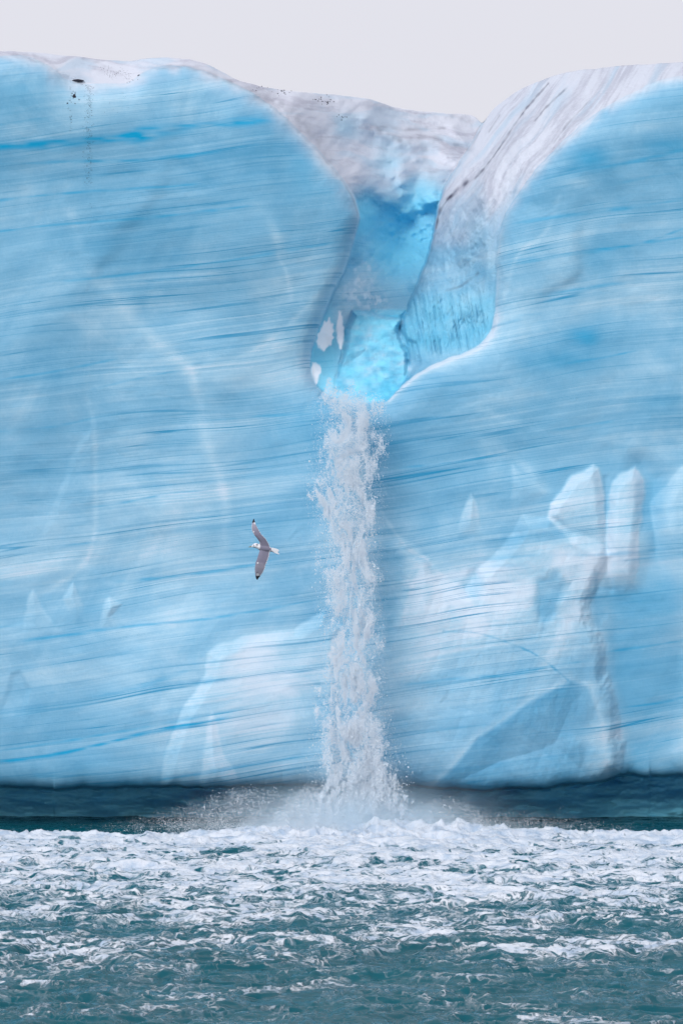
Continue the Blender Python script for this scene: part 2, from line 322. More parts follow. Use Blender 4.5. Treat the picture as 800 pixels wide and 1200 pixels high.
# crisp crack lines and pale healed fractures
for pts, w, pv, dv in (([(85,250),(98,300),(118,330),(150,366),(190,405),(218,430)], 9, .15, 0), ([(226,440),(232,480),(246,530),(262,575),(263,640)], 7, .14, 0), ([(222,432),(262,425),(300,408),(340,378),(372,345)], 3.5, .10, 0),
    ([(100,465),(110,495),(113,560),(110,630),(95,665),(60,690),(35,700)], 3.5, .12, 0), ([(325,300),(336,320),(342,352)], 3, .14, 0), ([(300,240),(318,262),(330,300)], 7, .16, 0), ([(105,390),(104,470)], 3, .06, 0),
    ([(590,350),(606,300),(640,270),(655,230)], 3, .12, 0), ([(560,480),(640,505),(750,520)], 5, .08, 0),([(640,575),(612,545),(592,528)], 6, .12, 0),([(500,500),(560,470),(640,460)], 4, .08, 0),
    ([(520,740),(560,742),(600,755),(632,770),(665,797)], 1.1, -.15, .22), ([(600,755),(625,766),(650,785)], .9, -.1, .18), ([(440,590),(475,640),(500,655)], 2, .15, 0)):
    pts = crom(pts, 5); d = dline(PX, PY, pts)+wob*.8; q = np.exp(-(d/w)**2); pale += pv*q*(.8+.5*vn(PX/25, PY/25, 130)); deep += dv*q
    if dv > 0: pass
# blue clear-ice bands
bands = [([(-60,181),(0,172),(60,168),(130,163),(160,156),(190,153),(230,147),(280,144),(330,139)], 5.5, .95), ([(140,163),(165,161),(190,157)], 9, .8), ([(90,190),(150,188),(200,184),(260,178)], 2, .7), ([(0,145),(25,142),(60,140)], 3, .4),
 ([(0,192),(60,190),(120,187)], 1.6, .5), ([(0,235),(40,230),(110,224),(180,220),(240,215)], 1.5, .7), ([(0,271),(60,264),(150,257),(240,248),(300,240)], 1.6, .6), ([(60,331),(120,325),(200,315),(300,300),(400,283)], 1.6, .5), ([(0,445),(60,436),(140,420)], 1.3, .6), ([(100,458),(160,444),(220,432)], 1.3, .5), ([(0,505),(60,500),(120,488)], 1.3, .4),
 ([(240,493),(300,488),(380,484)], 1.3, .6), ([(100,595),(150,588),(200,578),(250,575)], 1.4, .6), ([(70,640),(120,634)], 1.5, .5), ([(130,682),(200,676),(260,668),(330,655)], 1.6, .6), ([(20,752),(80,744),(160,733),(220,728),(300,716),(370,703)], 1.7, .65), ([(0,893),(60,885),(120,872),(180,857),(230,848),(270,840)], 2.0, .9), ([(0,880),(80,868),(160,854),(220,843),(290,830)], 1.4, .6), ([(0,735),(30,730)], 1.5, .4), ([(100,815),(150,808),(232,782)], 3, .35),
 ([(120,922),(200,912),(300,895),(360,885)], 1.4, .5), ([(560,312),(640,300),(720,290),(800,278)], 1.3, .5), ([(600,262),(680,250),(740,243),(800,233)], 2, .5), ([(595,310),(660,300),(740,288),(800,268)], 1.4, .5), ([(640,345),(700,335),(740,330)], 1.3, .5), ([(660,425),(700,420),(750,410)], 1.5, .7), ([(560,385),(620,372)], 1.5, .3), ([(600,370),(640,367)], 1.2, .4),
 ([(465,549),(540,540),(600,530)], 1.4, .5), ([(640,505),(690,498),(735,490)], 1.4, .4), ([(465,803),(540,795),(600,790),(650,780)], 1.8, .55), ([(560,790),(620,784),(700,772)], 1.2, .4), ([(700,765),(760,757),(810,748)], 1.3, .5), ([(720,830),(770,824),(810,815)], 1.3, .55), ([(640,650),(710,650),(790,641)], 2, .45), ([(720,658),(800,650)], 1.5, .4), ([(660,606),(712,601)], 1.6, .4), ([(690,200),(740,190),(800,175)], 2, .5), ([(720,215),(800,200)], 1.5, .4), ([(560,665),(620,662)], 1.6, .3), ([(480,655),(560,655),(640,650)], 1.6, .3)]
for pts, w, a in bands:
    pts = crom(pts, 4); x0, x1 = pts[:, 0].min(), pts[:, 0].max()
    d = dline(PX, PY, pts); ww = w*(1+.45*vn(PX/35, PY/60, 140)); fr = .7+.6*vn(PX/22, PY/3, 141)
    q = np.exp(-(d/ww)**2.5)*np.clip(fr, .1, 1); q *= ss(x0-5, x0+25, PX) if x0 > 3 else 1; q *= ss(x1+5, x1-25, PX) if x1 < 797 else 1
    deep += a*q
# speckled melt-out texture of the upper band's right end
# rounding at the lip and at the foot
DF = DF+.75*np.exp(-np.maximum(dface, 0)/8)+.25*np.exp(-np.maximum(dface, 0)/28)
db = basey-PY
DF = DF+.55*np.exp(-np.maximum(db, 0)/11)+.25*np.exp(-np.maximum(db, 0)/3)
deep += .30*np.exp(-np.maximum(db, 0)/14); pale -= .10*np.exp(-np.maximum(db, 0)/22)  # bluish shade painted into the colour along the foot
# gully at upper left where the debris sits
d = dline(PX, PY, [(85,95),(105,99),(150,98)]); DF = DF+.25*np.exp(-(d/12)**2)

# --- the hollow washed out at the waterline
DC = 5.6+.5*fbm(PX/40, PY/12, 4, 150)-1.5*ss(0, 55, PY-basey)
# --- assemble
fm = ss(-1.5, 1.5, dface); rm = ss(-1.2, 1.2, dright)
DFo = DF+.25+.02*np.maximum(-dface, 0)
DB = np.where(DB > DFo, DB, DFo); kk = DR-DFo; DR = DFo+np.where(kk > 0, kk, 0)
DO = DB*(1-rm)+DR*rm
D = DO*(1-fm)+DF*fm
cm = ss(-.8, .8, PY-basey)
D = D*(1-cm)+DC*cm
# snow cap colouring
capv = np.zeros(PX.shape)
capL = ss(235, 150, PY)*(1-fm)*(1-rm)
blueB = np.maximum.reduce([np.exp(-(((PX-470)/46)**2+((PY-285)/44)**2)**1.5), np.exp(-(((PX-425)/22)**2+((PY-255)/26)**2)**1.5), .8*np.exp(-(((PX-495)/28)**2+((PY-235)/34)**2)**1.5), .6*np.exp(-(((PX-455)/22)**2+((PY-190)/28)**2)), .5*np.exp(-(((PX-405)/18)**2+((PY-150)/18)**2))])
snow = (1-fm)*(1-rm)*ss(245, 205, PY+.12*(PX-420)+8*vn(PX/18, PY/18, 160))
capv = np.maximum(capv, snow*(1-.75*np.clip(blueB, 0, 1)))
capR = (1-fm)*rm*ss(330, 200, PY-.0*PX+20*vn(PX/20, PY/20, 161))*.95
capv = np.maximum(capv, capR)
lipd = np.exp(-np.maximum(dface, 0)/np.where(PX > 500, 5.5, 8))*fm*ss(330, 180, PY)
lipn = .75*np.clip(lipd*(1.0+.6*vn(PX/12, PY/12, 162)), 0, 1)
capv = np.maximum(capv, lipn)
pale_o = np.where(dright > 0, .60+.15*fbm(PX/16, PY/16, 3, 163), .60)
deep_o = np.where(dright > 0, .06+.35*fl_m*(.5+.5*fbm((PX-.18*PY)/5, PY/50, 3, 80, ridge=True)), .50*blueB)
blc = .30+.22*fbm(PX/9, PY/7, 4, 165)
pale_o = pale_o*(1-B)+.72*B+.45*B*fbm(PX/10, PY/8, 3, 170); deep_o = deep_o*(1-B)+blc*B+.35*B*ss(-2, 2, topface)+.4*B*ss(425, 465, PY)*ss(410, 450, PX)
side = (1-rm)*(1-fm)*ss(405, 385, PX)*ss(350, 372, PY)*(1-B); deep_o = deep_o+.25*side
pale_o = pale_o+.25*(1-rm)*(1-B)*np.exp(-(dline(PX, PY, [(432,290),(425,325),(412,345),(395,372)])/16)**2)
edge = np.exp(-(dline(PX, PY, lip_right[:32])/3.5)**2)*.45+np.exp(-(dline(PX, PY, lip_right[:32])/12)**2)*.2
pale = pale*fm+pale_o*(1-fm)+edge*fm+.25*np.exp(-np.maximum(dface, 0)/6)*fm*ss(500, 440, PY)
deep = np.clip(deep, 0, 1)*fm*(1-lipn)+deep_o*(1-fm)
rough = .12*fm+(1-fm)*(.9*rm+.45*(1-rm)); rough = np.maximum(rough, .9*B*(1-fm)); crag = np.maximum(ss(-2, 25, sdf(PX, PY, butt))*.22, np.maximum(ss(0, 12, sdf(PX, PY, pinA)), ss(0, 12, sdf(PX, PY, pinB)))*.2); rough = rough+crag*fm*np.clip(.5+fbm(PX/50, PY/40, 3, 190), 0, 1)
white = ss(-1, 1.5, dh+1.6*vn(PX/2.5, PY/4, 183))*(1-fm)*(1-rm)*(1-B)
white = np.maximum(white, .45*(1-fm)*(1-rm)*np.exp(-(dline(PX, PY, [(425,318),(415,345),(440,355)])/13)**2)*ss(-.2, .5, fbm(PX/4, PY/4, 3, 172)))
ac = (.83*PX+.56*PY); al = (-.56*PX+.83*PY)
ac2 = ac+10*fbm(al/60, ac/40, 2, 600)
siltR = fbm(ac2/9, al/90, 5, 601, .6)+.35*fbm(ac2/2.2, al/22, 3, 605); blueR = fbm(ac2/13, al/110, 4, 610, .55)
a2_ = PY-.10*PX+9*fbm(PX/50, PY/25, 3, 615)
siltL = fbm(a2_/6, PX/60, 5, 620, .6)+.35*fbm(a2_/2, PX/14, 3, 625); blueL = fbm(a2_/11, PX/45, 4, 630)
rmx = np.maximum(rm*(PX > 440), ss(560, 640, PX))
wear_glow = np.stack([.5+.5*((siltL-.22)*(1-rmx)+siltR*rmx), .5+.5*(blueL*(1-rmx)+blueR*rmx)], -1)
glow = (1-fm)*np.clip((1-rm)*(.55*blueB*(1-B)+B*(.22+.4*fbm(PX/14, PY/6, 4, 182)))+.30*side+(1-rm)*.18*ss(225, 260, PY)+.22*rm*fl_m, 0, 1)+.85*cm  # brighter blue painted into the dim recesses in place of light
# cracks on the shoulder
for pts, w, a in (([(642,98),(618,125),(600,150),(580,180),(560,205),(548,214)], 1.0, .7), ([(548,212),(536,222),(524,234)], 2.2, 1), ([(524,234),(514,250),(511,268)], 1.3, .8), ([(690,118),(665,145),(648,168)], .8, .5), ([(664,103),(640,125),(626,142)], .8, .5), ([(585,135),(572,155)], .7, .4),([(522,340),(540,335),(560,320)], 1.5, .35)):
    d = dline(PX, PY, crom(pts, 4))+.8*vn(PX/5, PY/5, 175); dark = np.maximum(dark, a*np.exp(-(np.maximum(d, 0)/w)**2)*np.clip(.7+.6*vn(PX/7, PY/7, 176), 0, 1))
# silt streaks: far slope and along the lip
for pts, w, a in (([(300,112),(330,122),(352,142),(378,172),(385,188)], 5, .28), ([(440,150),(470,165),(500,160),(530,168),(550,175)], 4, .35), ([(505,155),(500,185),(508,205)], 8, .22), ([(445,148),(480,152),(520,150)], 2, .3), ([(185,80),(215,78),(250,88),(300,108)], 2.5, .3), ([(15,64),(45,66),(70,84)], 2, .2), ([(530,136),(552,142)], 3, .3),([(97,68),(110,72),(120,71)], 2, .3)):
    d = dline(PX, PY, crom(pts, 4)); dark = np.maximum(dark, a*np.exp(-(d/w)**2)*np.clip(.6+.7*vn(PX/6, PY/5, 177), 0, 1))
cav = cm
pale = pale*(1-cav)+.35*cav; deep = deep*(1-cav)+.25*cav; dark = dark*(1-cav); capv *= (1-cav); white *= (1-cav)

pos = P(PX, PY, D)
# the plateau behind the skyline runs back into the ice sheet
back = []
for dd, zz in ((3, -.0), (12, -.3), (60, -2), (400, -6)):
    r = pos[:, 0].copy(); r[:, 1] += dd; r[:, 2] += zz; back.append(r)
allp = np.concatenate([np.stack(back[::-1], 1), pos], 1); nb_ = len(back)
def ext(a, fill=None):
    f = a[:, :1] if fill is None else np.full(a[:, :1].shape, fill)
    return np.concatenate([np.repeat(f, nb_, 1), a], 1)
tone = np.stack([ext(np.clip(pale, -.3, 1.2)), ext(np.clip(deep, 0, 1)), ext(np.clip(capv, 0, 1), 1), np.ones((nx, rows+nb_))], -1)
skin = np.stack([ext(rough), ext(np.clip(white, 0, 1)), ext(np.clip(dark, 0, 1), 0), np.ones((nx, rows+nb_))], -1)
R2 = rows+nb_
wr = np.stack([ext(wear_glow[..., 0]), ext(wear_glow[..., 1]), ext(np.clip(glow, 0, 1), 0), np.ones((nx, R2))], -1).reshape(-1, 4)
idx = np.arange(nx*R2).reshape(nx, R2)
quad = np.stack([idx[:-1, :-1], idx[1:, :-1], idx[1:, 1:], idx[:-1, 1:]], -1).reshape(-1, 4)[:, ::-1]
du = np.gradient(allp, axis=0); dv = np.gradient(allp, axis=1)
nrm = np.cross(du, dv); nrm /= np.linalg.norm(nrm, axis=-1, keepdims=True)+1e-12
if nrm[..., 1].mean() > 0: nrm = -nrm
flat = allp.reshape(-1, 3); nf = nrm.reshape(-1, 3); tf = tone.reshape(-1, 4); sf = skin.reshape(-1, 4)

def mesh_np(name, V, Fq, mat, normals=None, attrs=(), parent=None, smooth=True, k=4):
    me = bpy.data.meshes.new(name)
    me.vertices.add(len(V)); me.vertices.foreach_set('co', np.ascontiguousarray(V, dtype=np.float32).ravel())
    nfc = len(Fq)
    me.loops.add(nfc*k); me.loops.foreach_set('vertex_index', np.ascontiguousarray(Fq, dtype=np.int32).ravel())
    me.polygons.add(nfc); me.polygons.foreach_set('loop_start', np.arange(0, nfc*k, k, dtype=np.int32))
    me.update(calc_edges=True)
    me.polygons.foreach_set('use_smooth', np.full(nfc, smooth))
    for nm, arr in attrs:
        at = me.attributes.new(nm, 'FLOAT_COLOR', 'POINT'); at.data.foreach_set('color', np.ascontiguousarray(arr, dtype=np.float32).ravel())
    me.validate()
    if normals is not None: me.normals_split_custom_set_from_vertices(normals.tolist())
    me.materials.append(mat)
    o = bpy.data.objects.new(name, me); COL.objects.link(o)
    if parent is not None: o.parent = parent
    return o
def tag(o, label=None, cat=None, group=None, kind=None):
    if label: o['label'] = label
    if cat: o['category'] = cat
    if group: o['group'] = group
    if kind: o['kind'] = kind
    return o
def submesh(name, sel, parent=None):
    q = quad[sel]; u, inv = np.unique(q, return_inverse=True)
    return mesh_np(name, flat[u], inv.reshape(-1, 4), ICE, nf[u], (('tone', tf[u]), ('skin', sf[u]), ('wear_glow', wr[u])), parent)
# which part each quad belongs to
lab = np.zeros((nx, rows), int)
lab[(sdf(PX, PY, butt) > -1)] = 3
lab[(sdf(PX, PY, pinB) > -1)] = 2
lab[(sdf(PX, PY, pinA) > -1)] = 1
lab[(dface < 0)] = 0
lab[(dface < 0) & (dright < 0) & (PX > 360) & (PY > 215)] = 4
lab[(dface < 0) & (dright < 0) & (dblk > 0)] = 5
lab[(dface < 0) & (dright > 0) & (PX < 700)] = 6
lab[(dface < 0) & (lab == 0)] = 7
lab[(PY > basey)] = 8
labx = np.concatenate([np.full((nx, nb_), 7), lab], 1)[:-1, :-1].reshape(-1)
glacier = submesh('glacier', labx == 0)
tag(glacier, 'sheer layered blue ice front of the glacier rising straight from the sea', kind='structure')
for k, nm, lb in ((1, 'ice_pinnacle', 'pale rounded ice pinnacle with a slanting left shoulder'), (2, 'ice_pinnacle', 'slimmer pale ice pinnacle with a pointed top'), (3, 'ice_buttress', 'pale bulging ice buttress at the foot of the cliff'), (4, 'melt_channel', 'deep blue hollow worn by the meltwater'), (5, 'chute_block', 'flat topped turquoise block of ice in the chute'), (6, 'ice_shoulder', 'smooth fluted shoulder dropping into the channel'), (7, 'snow_cap', 'lilac grey weathered snow on top of the ice'), (8, 'wave_cut_hollow', 'dark teal hollow cut by waves at the waterline')):
    o = submesh(nm, labx == k, glacier); o['label'] = lb

# interpolator: world position of the ice surface at a traced point
def surf(x, y, out=.0):
    i = int(np.clip(np.searchsorted(px, x), 1, nx-1)); j = int(np.clip(round((y-skyy[i])/(1010-skyy[i])*(rows-1)), 0, rows-1))
    p = pos[i, j]+nrm[i, j+nb_]*out
    return p, nrm[i, j+nb_]

# ------------------------------------------------------------------ rocks and grit melted out of the ice
ROCK = simple('dark_silt', (.03, .03, .045), .9)
def blob_mesh(pts_list, radii, sides, seed, flatz=1.0):
    """many small lumpy octahedra in one mesh"""
    r = np.random.default_rng(seed); n = len(pts_list)
    base = np.array([(1,0,0),(-1,0,0),(0,1,0),(0,-1,0),(0,0,1),(0,0,-1)], float)
    tri = np.array([(0,2,4),(2,1,4),(1,3,4),(3,0,4),(2,0,5),(1,2,5),(3,1,5),(0,3,5)])
    q = r.normal(size=(n, 4)); q /= np.linalg.norm(q, axis=1, keepdims=True); w, x, y, z = q.T
    M = np.stack([1-2*(y*y+z*z), 2*(x*y-z*w), 2*(x*z+y*w), 2*(x*y+z*w), 1-2*(x*x+z*z), 2*(y*z-x*w), 2*(x*z-y*w), 2*(y*z+x*w), 1-2*(x*x+y*y)], 1).reshape(n, 3, 3)
    sc = radii[:, None, None]*r.uniform(.65, 1.35, (n, 6, 1))
    V = np.einsum('nij,kj->nki', M, base)*sc
    V[..., 2] *= flatz
    V = V+np.asarray(pts_list)[:, None]
    Fc = (tri[None]+6*np.arange(n)[:, None, None]).reshape(-1, 3)
    return V.reshape(-1, 3), Fc
gp, gr = [], []
def scatter(n, fn, r0, r1):
    for _ in range(n):
        x, y = fn(); p, _n = surf(x, y, .01); gp.append(p); gr.append((.55 if y > 90 and x < 200 else .5)*random.uniform(r0, r1))
R = random
scatter(300, lambda: (103.5+R.gauss(0, 2.5)+(R.random()-.5)*3, 100+115*R.random()**1.2), .008, .026)
scatter(30, lambda: (82+R.gauss(0, .8), 95+65*R.random()), .012, .03)
scatter(60, lambda: (103+R.gauss(0, 3), 215+230*R.random()), .006, .014)
scatter(70, lambda: (135+R.gauss(0, 8), 86+R.gauss(0, 4)), .012, .03)
scatter(22, lambda: (150+R.gauss(0, 4), 92+R.gauss(0, 3)), .012, .03)
scatter(16, lambda: (155+R.gauss(0, 14), 105+35*R.random()), .008, .018)
scatter(20, lambda: (86+R.gauss(0, 3.5), 112+R.gauss(0, 4)), .02, .05)
scatter(16, lambda: (330+R.gauss(0, 6), 107+R.gauss(0, 2)), .03, .06)
scatter(22, lambda: (377+R.gauss(0, 7), 117+R.gauss(0, 3)), .03, .07)
scatter(8, lambda: (302+R.gauss(0, 5), 104+R.gauss(0, 2)), .02, .05)
scatter(8, lambda: (400+R.gauss(0, 3), 138+R.gauss(0, 2)), .03, .06)
V, Fc = blob_mesh(np.array(gp), np.array(gr), 6, 5)
grit = mesh_np('rock_grit', V, Fc, ROCK, smooth=False, k=3)
tag(grit, 'fine dark grit melting out in streaks down the pale ice', 'grit', kind='stuff')
def rock(x, y, sx, sy, sz, label, seed):
    import bmesh
    bm = bmesh.new(); bmesh.ops.create_icosphere(bm, subdivisions=3, radius=1); rr = np.random.default_rng(seed)
    for vt in bm.verts:
        c = vt.co; f = 1+.28*float(vn(np.array(c.x*2+seed), np.array(c.y*2), seed, np.array(c.z*2)))+.12*float(vn(np.array(c.x*6.), np.array(c.y*6.), seed+3, np.array(c.z*6.)))
        vt.co = (c.x*f*sx, c.y*f*sy, c.z*f*sz)
    me = bpy.data.meshes.new('rock'); bm.to_mesh(me); bm.free(); me.materials.append(ROCK)
    o = bpy.data.objects.new('rock', me); COL.objects.link(o); p, _n = surf(x, y, 0); o.location = p
    tag(o, label, 'rock'); return o
rock(91.5, 95, .19, .15, .045, 'flat dark slab of rock lying on the ice rim above the grit streaks', 3)
rock(86.5, 112.5, .06, .05, .08, 'small black rock stuck in the upper ice face below the flat slab', 8)
rock(162.5, 89, .05, .05, .035, 'tiny dark rock alone at the right end of the icy dip', 11)

# ------------------------------------------------------------------ sea
def sea():
    # one sheet: fine in front of the ice, coarse out to the horizon
    xs = np.concatenate([-np.geomspace(9000, 18, 40), np.arange(-15.5, 15.51, .05), np.geomspace(18, 9000, 40)])
    ys = np.concatenate([-np.geomspace(9000, 62, 30), np.arange(-58, 6.5, .06), np.geomspace(9, 300, 12)])
    XX, YY = np.meshgrid(xs, ys, indexing='ij')
    near = ss(60, 20, np.abs(XX))*ss(-90, -58, YY)*ss(12, 6, YY)
    calm = ss(-4.0, -.8, YY)
    r = np.hypot(XX-.5, (YY+2.8))
    wx = XX+.5*vn(XX/1.7, YY/1.7, 300); wy = YY+.5*vn(XX/1.7, YY/1.7, 301)
    h = .20*fbm(wx/4.5, wy/2.6, 3, 310)+.19*fbm(wx/1.5, wy/.95, 4, 320, .55, ridge=True)+.035*fbm(wx/.7, wy/.3, 3, 330, ridge=True)
    foamy = ss(-36, -8, YY)
    h = h*(1-.72*calm)
    boil = np.exp(-(r/4.2)**2); h = h+boil*(.20+.25*fbm(XX/.6, YY/.6, 4, 340, ridge=True))
    # the churned front edge of the foam
    e = np.exp(-((YY+3.6+.8*vn(XX/3, 0*XX, 350))/.55)**2); h = h+e*(.08+.14*fbm(XX/.45, YY/.4, 3, 351, ridge=True))
    h = h*near
    Vv = np.stack([XX, YY, h], -1).reshape(-1, 3)
    n1, n2 = XX.shape; id_ = np.arange(n1*n2).reshape(n1, n2)
    q = np.stack([id_[:-1, :-1], id_[1:, :-1], id_[1:, 1:], id_[:-1, 1:]], -1).reshape(-1, 4)
    crest = np.clip(h/.25, -1, 1)*.5+.5
    at = np.stack([crest, np.clip(boil, 0, 1), e*near, np.ones_like(h)], -1).reshape(-1, 4)
    m, nt = newmat('sea_water'); g = N(nt)
    geo = g.n('ShaderNodeNewGeometry'); sp = g.n('ShaderNodeSeparateXYZ'); g.l(geo.outputs['Position'], sp.inputs[0]); X, Y, Z = sp.outputs
    a1 = g.n('ShaderNodeAttribute', attribute_name='sea'); s1 = g.n('ShaderNodeSeparateColor'); g.l(a1.outputs['Color'], s1.inputs[0]); cr_, bo, ed = s1.outputs
    pv = g.xyz(g.math('MULTIPLY', X, .62), g.math('MULTIPLY', Y, .6), 0)
    # domain-warped foam lace
    w1 = g.n('ShaderNodeTexNoise'); g.l(pv, w1.inputs['Vector']); w1.inputs['Scale'].default_value = .9; w1.inputs['Detail'].default_value = 4
    va = g.n('ShaderNodeVectorMath', operation='MULTIPLY_ADD'); g.l(w1.outputs['Color'], va.inputs[0]); va.inputs[1].default_value = (1.7, 1.7, 0); g.l(pv, va.inputs[2])
    wp = va.outputs[0]
    big = g.noise(wp, .38, 3, .5)
    lace = g.noise(wp, 2.0, 4, .52)
    rid = g.math('SUBTRACT', 1, g.math('MULTIPLY', g.math('ABSOLUTE', g.math('SUBTRACT', lace, .5)), 9), clamp=True)
    lace2 = g.noise(wp, 4.6, 3, .5)
    rid2 = g.math('SUBTRACT', 1, g.math('MULTIPLY', g.math('ABSOLUTE', g.math('SUBTRACT', lace2, .5)), 7), clamp=True)
    fn = g.noise(pv, 14, 4, .65)
    # cover by distance from the fall: dense at the ice, ragged further out
    cov = g.n('ShaderNodeFloatCurve'); tY = g.math('DIVIDE', g.math('ADD', Y, 58), 58, clamp=True); g.l(tY, cov.inputs['Value'])
    cv = cov.mapping.curves[0]; pts = ((0, .0), (.07, .08), (.18, .15), (.305, .24), (.45, .31), (.576, .40), (.82, .53), (.90, .62), (.93, .72), (.95, .45), (.968, .06), (1, 0))
    cv.points[0].location = pts[0]; cv.points[1].location = pts[-1]
    for p_ in pts[1:-1]: cv.points.new(*p_)
    cov.mapping.update()
    c = cov.outputs[0]
    side = g.ramp(g.math('ABSOLUTE', X), 60, 14); c = g.math('MULTIPLY', c, side)
    f = g.math('MULTIPLY', g.math('SUBTRACT', big, .5), 1.5)
    f = g.math('ADD', f, g.math('MULTIPLY', g.math('SUBTRACT', lace, .5), 1.1))
    f = g.math('ADD', f, g.math('MULTIPLY', g.math('MAXIMUM', rid, g.math('MULTIPLY', rid2, .7)), .75))
    f = g.math('ADD', f, g.math('MULTIPLY', g.math('SUBTRACT', fn, .5), .30))
    f = g.math('ADD', f, g.math('MULTIPLY', g.math('SUBTRACT', cr_, .5), .55))
    f = g.math('ADD', f, g.math('MULTIPLY', g.math('SUBTRACT', c, .15), 1.35)); f = g.math('ADD', f, g.math('MULTIPLY', bo, 1.0)); f = g.math('ADD', f, g.math('MULTIPLY', ed, .15))
    foam = g.ramp(f, .68, 1.06); foam = g.math('MULTIPLY', foam, g.ramp(c, .0, .08))
    foam = g.math('MAXIMUM', foam, g.math('MULTIPLY', g.ramp(f, 0.5, .9), g.math('MULTIPLY', g.ramp(c, 0, .1), .2)))
    wat = g.mix(g.noise(pv, .5, 3), (.002, .050, .070), (.006, .090, .120))
    shade = g.noise(pv, 2.3, 5, .65)
    fcol = g.mix(g.ramp(shade, .30, .60), (.34, .43, .55), (.60, .63, .69))
    wat = g.mix(g.math('MULTIPLY', g.ramp(f, .5, .85), g.math('MULTIPLY', g.ramp(c, .2, .5), .5)), wat, (.16, .30, .38))
    col = g.mix(foam, wat, fcol)
    b = g.n('ShaderNodeBsdfPrincipled'); o = g.n('ShaderNodeOutputMaterial'); g.l(col, b.inputs['Base Color'])
    g.l(g.math('ADD', .10, g.math('MULTIPLY', foam, .75)), b.inputs['Roughness']); b.inputs['IOR'].default_value = 1.333; b.inputs['Specular IOR Level'].default_value = .2
    hh = g.math('ADD', g.math('MULTIPLY', g.noise(pv, 5, 5, .6), .5), g.math('MULTIPLY', g.math('MULTIPLY', foam, g.noise(pv, 9, 5, .7)), 1.1))
    hh = g.math('ADD', hh, g.math('MULTIPLY', foam, .3))
    bp = g.n('ShaderNodeBump'); bp.inputs['Strength'].default_value = .8; bp.inputs['Distance'].default_value = .08; g.l(hh, bp.inputs['Height']); g.l(bp.outputs[0], b.inputs['Normal'])
    g.l(b.outputs[0], o.inputs[0])
    so = mesh_np('sea', Vv, q, m, attrs=(('sea', at),))
    tag(so, 'choppy dark teal sea marbled with white foam', kind='structure')
sea()

# ------------------------------------------------------------------ waterfall
fall = bpy.data.objects.new('waterfall', None); COL.objects.link(fall); fall.location = (.5, -1.4, 0)
fall.location.y = -2.6
tag(fall, 'white meltwater fall plunging from the notch in the blue ice into the sea', 'waterfall')
def water_mat(name, c):
    m, nt = newmat(name); g = N(nt); d = g.n('ShaderNodeBsdfDiffuse'); t = g.n('ShaderNodeBsdfTranslucent'); mx = g.n('ShaderNodeMixShader'); o = g.n('ShaderNodeOutputMaterial')
    gl = g.n('ShaderNodeBsdfGlossy'); gl.inputs['Roughness'].default_value = .25; m2 = g.n('ShaderNodeMixShader'); m2.inputs[0].default_value = .06
    gi = g.n('ShaderNodeNewGeometry'); cc = g.mix(g.noise(gi.outputs['Position'], 2.5, 3), tuple(x*.97 for x in c), c)
    g.l(cc, d.inputs[0]); g.l(cc, t.inputs[0]); mx.inputs[0].default_value = .0
    g.l(d.outputs[0], mx.inputs[1]); g.l(t.outputs[0], mx.inputs[2]); g.l(mx.outputs[0], m2.inputs[1]); g.l(gl.outputs[0], m2.inputs[2])
    tr = g.n('ShaderNodeBsdfTransparent'); m3 = g.n('ShaderNodeMixShader'); m3.inputs[0].default_value = .38; g.l(m2.outputs[0], m3.inputs[1]); g.l(tr.outputs[0], m3.inputs[2]); g.l(m3.outputs[0], o.inputs[0]); return m
WM = water_mat('falling_water', (.91, .955, 1.0))
# falling column: outline measured along its drop
ey = [447, 470, 500, 550, 580, 620, 680, 750, 800, 850, 900, 930, 965]
eL = [376, 378, 380, 374, 369, 378, 380, 384, 383, 377, 371, 372, 366]
eR = [425, 445, 447, 441, 440, 440, 441, 441, 444, 449, 464, 470, 476]
eC = [402, 410, 414, 412, 408, 414, 414, 414, 415, 416, 415, 418, 420]
def fall_points(n, seed):
    r = np.random.default_rng(seed); out = []; tot = 0
    while tot < n:
        m_ = 400000
        y = 442+525*r.random(m_); x = 350+150*r.random(m_); dp = r.normal(0, .33, m_)
        L = np.interp(y, ey, eL); Rr = np.interp(y, ey, eR); c = np.interp(y, ey, eC)
        t = np.where(x < c, (c-x)/(c-L), (x-c)/(Rr-c))
        wig = .55*fbm(x/16, y/26, 3, 400)+.3*fbm(x/5, y/8, 3, 401)
        env = ss(1.12, .35, t+wig)
        nz = fbm(x/8+3*vn(x/20, y/50, 405), y/26, 5, 410, .6, z=dp*1.5+5)
        nz2 = fbm(x/3., y/5, 3, 420, .6, z=dp*2)
        dens = env*np.clip(.36+1.5*nz+.7*nz2, 0, 1.3)**1.4 + .03*ss(1.6, .5, t)
        k = r.random(m_) < dens*.8*ss(446, 478, y+12*vn(x/7, y/40, 431)-.12*(x-400))
        out.append(np.stack([x[k], y[k], dp[k]], 1)); tot += int(k.sum())
    a = np.concatenate(out)[:n]
    p = P(a[:, 0], a[:, 1], -.2-2.5*np.sqrt(np.clip((a[:, 1]-442)/260, 0, 1))+a[:, 2])
    return p
pp = fall_points(430000, 21)
rad = np.random.default_rng(3).lognormal(math.log(.0057), .45, len(pp)); rad = np.minimum(rad, .03); rad[::30] *= 1.8
V, Fc = blob_mesh(pp, rad, 6, 22, 1.25)
o = mesh_np('falling_water', V, Fc, WM, parent=fall, smooth=True, k=3); o.matrix_parent_inverse = fall.matrix_world.inverted()
V -= 0
tag(o, None, kind='stuff')
